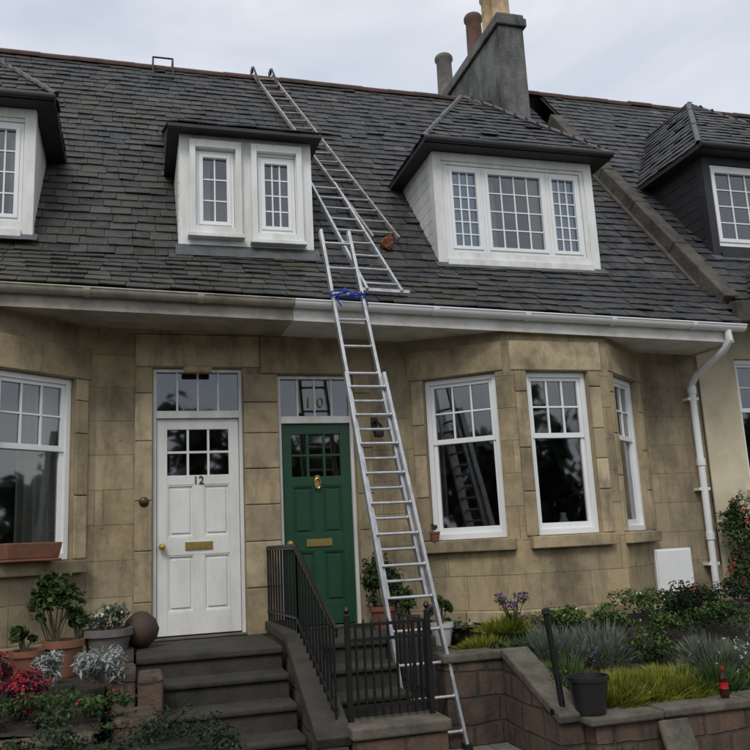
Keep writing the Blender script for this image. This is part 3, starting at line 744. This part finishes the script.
steps(1.42,2.0)
stp.box(2.003,-1.2,0,2.4,-.04,.84,0)
stp.build('entrance_steps',None,[M_step],bevel=.016)
pw=MB()
def rake(x0,x1,pts,mat=0,cm=1,ct=.08):
    for (ya,za),(yb,zb) in zip(pts[:-1],pts[1:]):
        pw._add([(x0,ya,0),(x1,ya,0),(x1,yb,0),(x0,yb,0),(x0,ya,za),(x1,ya,za),(x1,yb,zb),(x0,yb,zb)],[(0,1,2,3),(4,7,6,5),(0,4,5,1),(1,5,6,2),(2,6,7,3),(3,7,4,0)],mat)
        pw.beam(((x0+x1)/2,ya,za+ct/2+.002),((x0+x1)/2,yb,zb+ct/2+.002),x1-x0+.05,ct,cm)
rake(1.18,1.38,[(-.06,.88),(-1.1,.86),(-2.25,.29)])
rake(-.2,-.02,[(-.06,.8),(-1.3,.78)])
pw.build('stair_side_wall',None,[M_red,M_step],bevel=.012)
pb=MB()
for (x0,y0,x1,y1,z) in((-.14,-1.75,.02,-1.32,.84),(.03,-1.82,.2,-1.45,.8),(-.12,-2.3,.15,-1.85,.62)):
    pb.box(x0,y0,0,x1,y1,z)
pb.build('stone_pier',None,[M_red],bevel=.025)
gp=MB();gp.box(1.4,-2.3,0,2.06,-2.0,.34,0);gp.box(1.38,-2.33,.342,2.08,-1.97,.42,1);gp.build('gate_plinth',None,[M_red,M_cope],bevel=.015)
gw=MB()
gw.box(2.38,-1.42,0,3.0,-1.22,.64,0);gw.box(2.36,-1.45,.642,3.03,-1.19,.71,1)
gw.box(2.4,-1.22,0,2.6,-.05,.7,0)
gw._add([(2.86,-2.35,0),(3.06,-2.35,0),(3.06,-1.45,0),(2.86,-1.45,0),(2.86,-2.35,.3),(3.06,-2.35,.3),(3.06,-1.45,.66),(2.86,-1.45,.66)],[(0,3,2,1),(4,5,6,7),(0,1,5,4),(1,2,6,5),(2,3,7,6),(3,0,4,7)],0)
gw.beam((2.96,-2.4,.34),(2.96,-1.46,.7),.24,.07,1)
gw.box(3.06,-2.5,0,9,-2.28,.3,0)
x=3.0
while x<9:
    x2=x+random.uniform(.5,.9);gw.box(x+.004,-2.54+random.uniform(-.012,.012),.302,x2-.004,-2.24,.36+random.uniform(-.01,.01),1);x=x2
gw.build('garden_retaining_wall',None,[M_red,M_cope],bevel=.016)
gl_=MB()
gl_.box(-6,-2.6,0,-.22,-2.42,.6,0);gl_.build('garden_retaining_wall.001',None,[M_red],bevel=.015)
def bed(name,x0,x1,y0,y1,zf,nx=50,ny=24):
    b=MB();vs=[];fs=[]
    for j in range(ny+1):
        for i in range(nx+1):
            x=x0+(x1-x0)*i/nx;y=y0+(y1-y0)*j/ny
            vs.append((x,y,zf(x,y)+.05*mnoise.noise(V((x*3,y*3,1)))+.02*mnoise.noise(V((x*11,y*11,1)))))
    for j in range(ny):
        for i in range(nx):a=j*(nx+1)+i;fs.append((a,a+1,a+nx+2,a+nx+1))
    b._add(vs,fs,0);b.build(name,None,[M_soil],smooth=True)
bedz=lambda x,y:.33+(.5)*min(1,max(0,(y+2.25)/1.4))
bed('garden_bed',3.05,9,-2.3,-.02,bedz)
bed('garden_bed.001',2.6,3.06,-1.22,-.02,lambda x,y:.66,8,12)
bed('garden_bed.002',-6,-.19,-2.45,-.02,lambda x,y:.6+.12*min(1,max(0,(y+2.4)/1.2)))

ri=empty('iron_railing')
m=MB()
pth=[V((1.2,-.04,1.6)),V((1.27,-1.1,1.6)),V((1.33,-2.1,1.06))]
for hgt in(0,-.55):
    q=[p+Z*hgt for p in pth];
    for a,b in zip(q[:-1],q[1:]):m.beam(a,b,.032,.016)
for a,b,nb in((pth[0],pth[1],10),(pth[1],pth[2],11)):
    for i in range(nb+1):
        p=a.lerp(b,i/nb);m.cyl(p,p-Z*(.66 if i%nb else .72),.0095,n=6)
m.tube([pth[0]+V((0,0,.02)),pth[1]+V((0,0,.02)),pth[2]+V((0,-.0,.02)),pth[2]+V((0.01,-.06,-.02)),pth[2]+V((0.01,-.05,-.07))],.014,8)
m.build('balusters_and_rails',ri,[M_black],smooth=True)
ig=empty('iron_gate')
m=MB()
gx0,gx1,gy=1.43,2.02,-2.1
for x in(gx0,gx1):
    m.box(x-.018,gy-.018,.42,x+.018,gy+.018,1.12);m.lathe((x,gy,1.12),[(.02,0),(.01,.012),(.024,.035),(.012,.06),(0,.065)],10)
for z in(.5,.94,1.04): m.box(gx0+.018,gy-.008,z,gx1-.018,gy+.008,z+.022)
for i in range(1,10):
    x=gx0+(gx1-gx0)*i/10;m.cyl((x,gy,.44),(x,gy,1.06),.0095,n=6);m.cyl((x,gy,1.06),(x,gy,1.1),.012,.001,n=6)
for i in range(0,7):
    y=gy+.06+.12*i;m.cyl((2.05,y,.42),(2.05,y,1.04),.0095,n=6)
m.beam((2.05,gy,1.04),(2.05,gy+.8,1.04),.022,.016);m.beam((2.05,gy,.55),(2.05,gy+.8,.55),.022,.016)
m.build('bars',ig,[M_black],smooth=True)

# ---------------------------------------------------------------- plants
def leaf(mb,c,n,size,asp,mat,rnd):
    n=n.normalized();a=n.cross(V((random.random()-.5,random.random()-.5,random.random()-.5)))
    if a.length<1e-3:a=V((1,0,0))
    a.normalize();b=n.cross(a);L=size;W=size*asp
    mb.face([c-a*L*.5,c-b*W*.5+n*.1*L,c+a*L*.5,c+b*W*.5+n*.1*L],mat,rnd)
def bush(name,blobs,size,mats,asp=.5,flowers=None,stems=0,par=None,seed=1):
    random.seed(seed);mb=MB()
    for (cx,cy,cz,rx,ry,rz_,n) in blobs:
        c=V((cx,cy,cz))
        subs=[]
        for k in range(max(5,n//50)):
            while True:
                q=V([random.uniform(-1,1) for _ in range(3)])
                if q.length<1:break
            q.z=abs(q.z) if random.random()<.7 else q.z
            subs.append((q,random.uniform(.2,.5),random.random()))
        for k in range(n):
            q0,rr,br=random.choice(subs)
            d=V([random.gauss(0,1) for _ in range(3)]).normalized()
            q=q0*.8+d*rr*random.uniform(.4,1)
            p=c+V((q.x*rx,q.y*ry,q.z*rz_))
            nn=d+V([random.uniform(-.8,.8) for _ in range(3)])+Z*.4
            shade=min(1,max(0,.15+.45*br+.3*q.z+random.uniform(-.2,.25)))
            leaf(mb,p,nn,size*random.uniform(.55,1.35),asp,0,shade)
        if flowers:
            fn,fs=flowers
            for k in range(int(fn*n)):
                q0,rr,br=random.choice(subs);d=V((random.gauss(0,1),random.gauss(0,1)-.3,abs(random.gauss(0,1))+.2)).normalized()
                q=q0*.8+d*rr;p=c+V((q.x*rx,q.y*ry,q.z*rz_))
                for j in range(5):
                    leaf(mb,p+V([random.uniform(-fs*.4,fs*.4) for _ in range(3)]),d+V([random.uniform(-.6,.6) for _ in range(3)]),fs,.8,1,random.random())
        for k in range(stems):
            a=c-Z*rz_*1.1+V((random.uniform(-.15,.15)*rx,random.uniform(-.15,.15)*ry,0));q0=random.choice(subs)[0]
            mb.cyl(a,c+V((q0.x*rx*.8,q0.y*ry*.8,q0.z*rz_*.8)),.006,.003,5,len(mats)-1)
    return mb.build(name,par,mats)
def spikes(name,regions,h,wd,mats,n,seed=1,flower=None,lean=.5):
    random.seed(seed);mb=MB()
    for (x0,x1,y0,y1,z) in regions:
        for k in range(n):
            cxp=random.uniform(x0,x1);cyp=random.uniform(y0,y1)
            e=((cxp-(x0+x1)/2)/((x1-x0)/2))**2+((cyp-(y0+y1)/2)/((y1-y0)/2))**2
            if e>1+.6*mnoise.noise(V((cxp*9,cyp*9,2))):continue
            e=min(e,1)
            zz=z if not callable(z) else z(cxp,cyp)
            hh=h*(1-.55*e)*random.uniform(.4,1.15)*(1+.8*mnoise.noise(V((cxp*8,cyp*8,5))))
            p=V((cxp,cyp,zz));ln_=V(((cxp-(x0+x1)/2)*lean+random.uniform(-.3,.3)*h,(cyp-(y0+y1)/2)*lean+random.uniform(-.3,.3)*h,hh))
            s_=ln_.cross(V((random.uniform(-1,1),random.uniform(-1,1),0.1))).normalized()*wd
            rn=min(1,max(0,random.random()*.5+.6*mnoise.noise(p*8)+.33))
            mid=p+ln_*.6
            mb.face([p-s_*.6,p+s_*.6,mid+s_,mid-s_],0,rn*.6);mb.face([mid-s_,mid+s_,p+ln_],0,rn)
            if flower and random.random()<flower[0]:
                for j in range(3):leaf(mb,p+ln_+V([random.uniform(-.012,.012) for _ in range(3)]),V((random.uniform(-1,1),-1,.5)),flower[1],.7,1,random.random())
    return mb.build(name,None,mats)
L_lime=leaf_mat('leaves_lime',[(0,(.025,.05,.01)),(.6,(.085,.14,.028)),(1,(.17,.23,.055))])
bz=bedz
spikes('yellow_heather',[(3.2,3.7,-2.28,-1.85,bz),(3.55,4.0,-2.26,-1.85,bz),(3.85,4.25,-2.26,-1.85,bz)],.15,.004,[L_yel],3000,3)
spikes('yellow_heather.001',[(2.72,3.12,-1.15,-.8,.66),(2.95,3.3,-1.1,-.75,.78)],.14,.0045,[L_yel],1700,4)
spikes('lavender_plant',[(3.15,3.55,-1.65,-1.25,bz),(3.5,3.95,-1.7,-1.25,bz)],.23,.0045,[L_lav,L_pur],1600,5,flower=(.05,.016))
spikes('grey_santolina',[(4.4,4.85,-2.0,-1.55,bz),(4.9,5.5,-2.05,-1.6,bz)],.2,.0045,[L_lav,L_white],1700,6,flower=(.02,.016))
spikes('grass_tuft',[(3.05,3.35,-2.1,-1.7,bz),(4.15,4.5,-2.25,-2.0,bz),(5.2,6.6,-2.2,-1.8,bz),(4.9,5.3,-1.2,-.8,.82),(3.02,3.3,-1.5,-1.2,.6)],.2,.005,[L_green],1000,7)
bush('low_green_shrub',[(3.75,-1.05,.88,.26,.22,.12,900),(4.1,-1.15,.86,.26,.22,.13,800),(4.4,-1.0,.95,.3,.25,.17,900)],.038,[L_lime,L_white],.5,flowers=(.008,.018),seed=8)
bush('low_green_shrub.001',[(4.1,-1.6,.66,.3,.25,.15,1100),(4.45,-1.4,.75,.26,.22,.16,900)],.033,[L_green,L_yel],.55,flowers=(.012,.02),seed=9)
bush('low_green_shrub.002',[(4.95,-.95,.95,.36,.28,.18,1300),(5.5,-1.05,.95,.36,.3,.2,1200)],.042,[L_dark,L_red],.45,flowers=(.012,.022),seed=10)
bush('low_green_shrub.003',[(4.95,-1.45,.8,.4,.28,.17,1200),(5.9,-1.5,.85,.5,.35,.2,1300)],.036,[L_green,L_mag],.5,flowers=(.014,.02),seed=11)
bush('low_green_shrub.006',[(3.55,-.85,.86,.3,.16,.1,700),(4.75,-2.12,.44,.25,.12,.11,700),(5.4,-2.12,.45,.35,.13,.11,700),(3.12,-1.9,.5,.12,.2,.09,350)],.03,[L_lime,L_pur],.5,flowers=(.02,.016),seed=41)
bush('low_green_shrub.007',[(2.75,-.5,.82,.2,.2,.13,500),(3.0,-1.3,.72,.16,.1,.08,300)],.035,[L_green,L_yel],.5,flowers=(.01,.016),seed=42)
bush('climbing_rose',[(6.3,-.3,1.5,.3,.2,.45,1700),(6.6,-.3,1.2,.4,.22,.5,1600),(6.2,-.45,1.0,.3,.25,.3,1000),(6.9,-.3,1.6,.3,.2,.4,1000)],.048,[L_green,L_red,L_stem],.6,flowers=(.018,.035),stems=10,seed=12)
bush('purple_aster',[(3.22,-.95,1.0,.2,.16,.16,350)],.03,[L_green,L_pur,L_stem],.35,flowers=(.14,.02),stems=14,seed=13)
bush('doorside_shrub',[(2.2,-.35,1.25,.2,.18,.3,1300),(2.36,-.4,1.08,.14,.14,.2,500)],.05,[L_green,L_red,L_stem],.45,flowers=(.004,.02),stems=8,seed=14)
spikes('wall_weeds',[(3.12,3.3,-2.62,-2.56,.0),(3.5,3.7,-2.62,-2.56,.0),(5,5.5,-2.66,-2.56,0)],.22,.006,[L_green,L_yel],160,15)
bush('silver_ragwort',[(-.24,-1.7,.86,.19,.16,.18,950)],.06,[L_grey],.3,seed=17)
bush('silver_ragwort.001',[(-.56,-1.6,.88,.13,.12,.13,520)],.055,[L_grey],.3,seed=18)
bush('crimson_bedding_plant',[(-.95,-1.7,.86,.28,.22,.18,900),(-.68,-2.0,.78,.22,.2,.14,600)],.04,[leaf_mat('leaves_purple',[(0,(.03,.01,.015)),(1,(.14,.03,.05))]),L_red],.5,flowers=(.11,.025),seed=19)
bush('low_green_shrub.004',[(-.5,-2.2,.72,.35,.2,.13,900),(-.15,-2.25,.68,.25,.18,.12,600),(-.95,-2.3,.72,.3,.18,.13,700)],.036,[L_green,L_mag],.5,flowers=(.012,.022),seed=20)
random.seed(21)
bl_=[]
x=-5
while x<.42: bl_.append((x,-3.0+random.uniform(-.03,.03),.46,.24,.28,.31+random.uniform(-.03,.03),1100));x+=.2
hedge=bush('clipped_hedge',bl_,.028,[L_dark],.6,seed=22)
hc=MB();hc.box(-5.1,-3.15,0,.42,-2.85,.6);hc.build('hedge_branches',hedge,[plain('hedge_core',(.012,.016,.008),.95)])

def pot(name,c,r,h,mat):
    m=MB();p=[(0,0),(r*.68,0),(r*.95,h*.8)]
    p+=[(r*1.06,h*.8),(r*1.06,h),(r*.9,h),(r*.88,h*.9),(0,h*.9)]
    m.lathe(c,p,22);m.build(name,None,[mat],smooth=True)
pot('terracotta_pot',(-.52,-.75,.72),.15,.27,M_terra)
pot('terracotta_pot.001',(-.78,-.85,.72),.12,.22,M_terra)
pot('terracotta_pot.005',(-.62,-1.2,.7),.1,.16,M_terra)
pot('glazed_grey_pot',(-.2,-.62,.76),.19,.28,M_greypot)
m=MB();m.lathe((.06,-.45,.85),[(0,0),(.06,.005),(.13,.07),(.15,.15),(.12,.23),(.05,.29),(0,.3)],20);m.build('terracotta_ball_ornament',None,[plain('brown_glaze',(.075,.045,.033),.8,0,.85,10,(.03,.025,.02))],smooth=True)
bush('geranium_plant',[(-.6,-.8,1.26,.22,.17,.28,750),(-.42,-.72,1.1,.14,.12,.14,250),(-.8,-.85,1.02,.12,.12,.1,250)],.06,[L_green,L_red,L_stem],.65,flowers=(.008,.025),stems=16,seed=23)
bush('white_flowering_plant',[(-.2,-.62,1.12,.22,.17,.13,550)],.045,[L_lav,L_white,L_stem],.35,flowers=(.03,.022),stems=8,seed=24)
bush('low_green_shrub.005',[(-1.3,-.9,.95,.4,.3,.2,900)],.05,[L_dark],.5,seed=25)
m=MB();m.M=frame_matrix(segs_L[2][0],segs_L[2][1],Lc-.95,WZ0);m.box(0,-.2,.0,.5,-.03,.02);m._add([(0.02,-.19,.02),(.48,-.19,.02),(.48,-.04,.02),(.02,-.04,.02),(0,-.21,.15),(.5,-.21,.15),(.5,-.02,.15),(0,-.02,.15)],[(0,3,2,1),(4,5,6,7),(0,1,5,4),(1,2,6,5),(2,3,7,6),(3,0,4,7)],0);m.build('terracotta_window_trough',None,[M_terra],bevel=.01)
pot('white_pot',(2.66,-.62,.68),.105,.2,plain('white_glaze',(.6,.6,.58),.4));pot('terracotta_pot.002',(2.3,-.85,.84),.08,.14,M_terra)
bush('potted_green_plant',[(2.66,-.62,.98,.12,.12,.14,350)],.05,[L_green,L_pur,L_stem],.45,flowers=(.02,.02),stems=5,seed=26)
bush('potted_green_plant.001',[(2.3,-.85,1.05,.1,.1,.1,220)],.04,[L_green,L_red,L_stem],.45,flowers=(.02,.02),stems=5,seed=27)
pot('terracotta_pot.003',(2.2,-.35,.84),.12,.2,M_terra)
pot('terracotta_pot.004',(2.8,-.21,1.6),.05,.09,M_terra);bush('potted_green_plant.002',[(2.8,-.21,1.72,.05,.05,.05,120)],.025,[L_green],.5,seed=28)

m=MB();m.cyl((2.93,-2.3,.35),(2.86,-2.3,1.04),.022,n=10);m.lathe((2.86,-2.3,1.04),[(.022,0),(.035,.01),(.03,.04),(0,.05)],10);m.box(2.84,-2.33,.36,2.98,-2.27,.4);m.build('black_post',None,[M_black],smooth=True)
m=MB();m.lathe((3.1,-2.38,.36),[(0,0),(.105,0),(.135,.22),(.15,.225),(.15,.255),(.135,.255),(.1,.03),(0,.03)],22)
m.tube([(3.1+.15*math.cos(t),-2.40,.6-.09*math.sin(t)) for t in [math.pi*i/10 for i in range(11)]],.005,6);m.build('black_bucket',None,[M_plasblk],smooth=True)
bo=empty('soda_bottle')
m=MB();m.lathe((4.2,-2.4,.36),[(0,0),(.03,0),(.033,.02),(.033,.06),(.029,.08),(.033,.11),(.03,.15),(.013,.19),(.013,.205)],16);m.build('body',bo,[plain('cola',(.03,.008,.004),.1,0,0,bmp=0)],smooth=True)
m=MB();m.lathe((4.2,-2.4,.36),[(.0345,.07),(.0305,.085),(.0345,.115)],16);m.lathe((4.2,-2.4,.565),[(.016,-.005),(.016,.018),(0,.018)],12);m.build('label_and_cap',bo,[plain('red_label',(.4,.01,.015),.4,0,.3)],smooth=True)
m=MB();m.beam((3.62,-2.7,.0),(3.62,-2.57,.3),.24,.04,0,V((0,-1,.3)));m.build('stone_slab',None,[M_cope],bevel=.012)

# trees across the road and along the street (seen in window reflections)
random.seed(31)
pos=[(-24+k*4.0+random.uniform(-1,1),-24+random.uniform(-3,2)) for k in range(14)]
pos+=[(-20-k*3.4,-19+k*2.1) for k in range(6)]+[(-28,-13),(28,-17),(31,-12),(34,-7)]
for (x,y) in pos:
    h=random.uniform(5.5,8)
    mb=MB();mb.cyl((x,y,-.1),(x+.2,y,h*.55),.25,.12,8,1)
    for j in range(6):
        a=random.random()*6.28;mb.cyl((x+.1,y,h*.35+j*.25),(x+math.cos(a)*1.6,y+math.sin(a)*1.6,h*.6+j*.3),.08,.02,6,1)
    for j in range(30):
        c=V((x+random.gauss(0,1.5),y+random.gauss(0,1.2),h*.5+random.gauss(0,h*.22)))
        for q in range(42):
            d=V([random.gauss(0,1) for _ in range(3)]).normalized()*random.uniform(.3,1.0)
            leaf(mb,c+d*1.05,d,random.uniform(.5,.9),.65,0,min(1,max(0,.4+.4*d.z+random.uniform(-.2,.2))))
    mb.build('broadleaf_tree',None,[L_tree,M_skew])

# ---------------------------------------------------------------- world, sun, camera
wd=bpy.data.worlds.new('World');scene.world=wd;wd.use_nodes=True;nt=wd.node_tree
bg=nt.nodes['Background']
sky=N(nt,'ShaderNodeTexSky');sky.sky_type='NISHITA';sky.sun_disc=False
SE=math.radians(48);SAZ=math.radians(205)
sky.sun_elevation=SE;sky.sun_rotation=SAZ
tc=N(nt,'ShaderNodeTexCoord');mp=N(nt,'ShaderNodeMapping');mp.inputs['Scale'].default_value=(1,1,2.2);mp.inputs['Location'].default_value=(.3,.6,.1)
nt.links.new(tc.outputs['Generated'],mp.inputs[0])
n1=N(nt,'ShaderNodeTexNoise');n1.inputs['Scale'].default_value=2.6;n1.inputs['Detail'].default_value=4;n1.inputs['Roughness'].default_value=.52;n1.inputs['Distortion'].default_value=.3
nt.links.new(mp.outputs[0],n1.inputs['Vector'])
cloud=ramp(nt,n1.outputs['Fac'],[(.3,(6.2,6.8,7.9)),(.48,(8.1,8.5,9.2)),(.62,(11.3,11.4,11.5))])
skc=mix(nt,.9,sky.outputs[0],cloud)
nt.links.new(skc,bg.inputs[0]);bg.inputs[1].default_value=.1
sun=bpy.data.lights.new('sun','SUN');sun.energy=1.35;sun.angle=math.radians(20);sun.color=(1,.96,.91)
so=bpy.data.objects.new('sun',sun);scene.collection.objects.link(so)
sd=V((math.sin(SAZ)*math.cos(SE),math.cos(SAZ)*math.cos(SE),math.sin(SE)))
so.rotation_euler=sd.to_track_quat('Z','Y').to_euler();so.location=(0,-10,15)

f=838;yaw=math.radians(16.3);pit=math.radians(11.4);rol=math.radians(2.9)
F_=V((math.sin(yaw)*math.cos(pit),math.cos(yaw)*math.cos(pit),math.sin(pit)))
R0=F_.cross(Z).normalized();U0=R0.cross(F_)
R=R0*math.cos(rol)-U0*math.sin(rol);U=U0*math.cos(rol)+R0*math.sin(rol)
cam=bpy.data.cameras.new('camera');cam.sensor_width=36;cam.lens=f/750*36;cam.clip_end=500;cam.clip_start=.05
co=bpy.data.objects.new('camera',cam);scene.collection.objects.link(co)
co.matrix_world=Matrix(((R.x,U.x,-F_.x,0),(R.y,U.y,-F_.y,-8),(R.z,U.z,-F_.z,1.6),(0,0,0,1)))
scene.camera=co
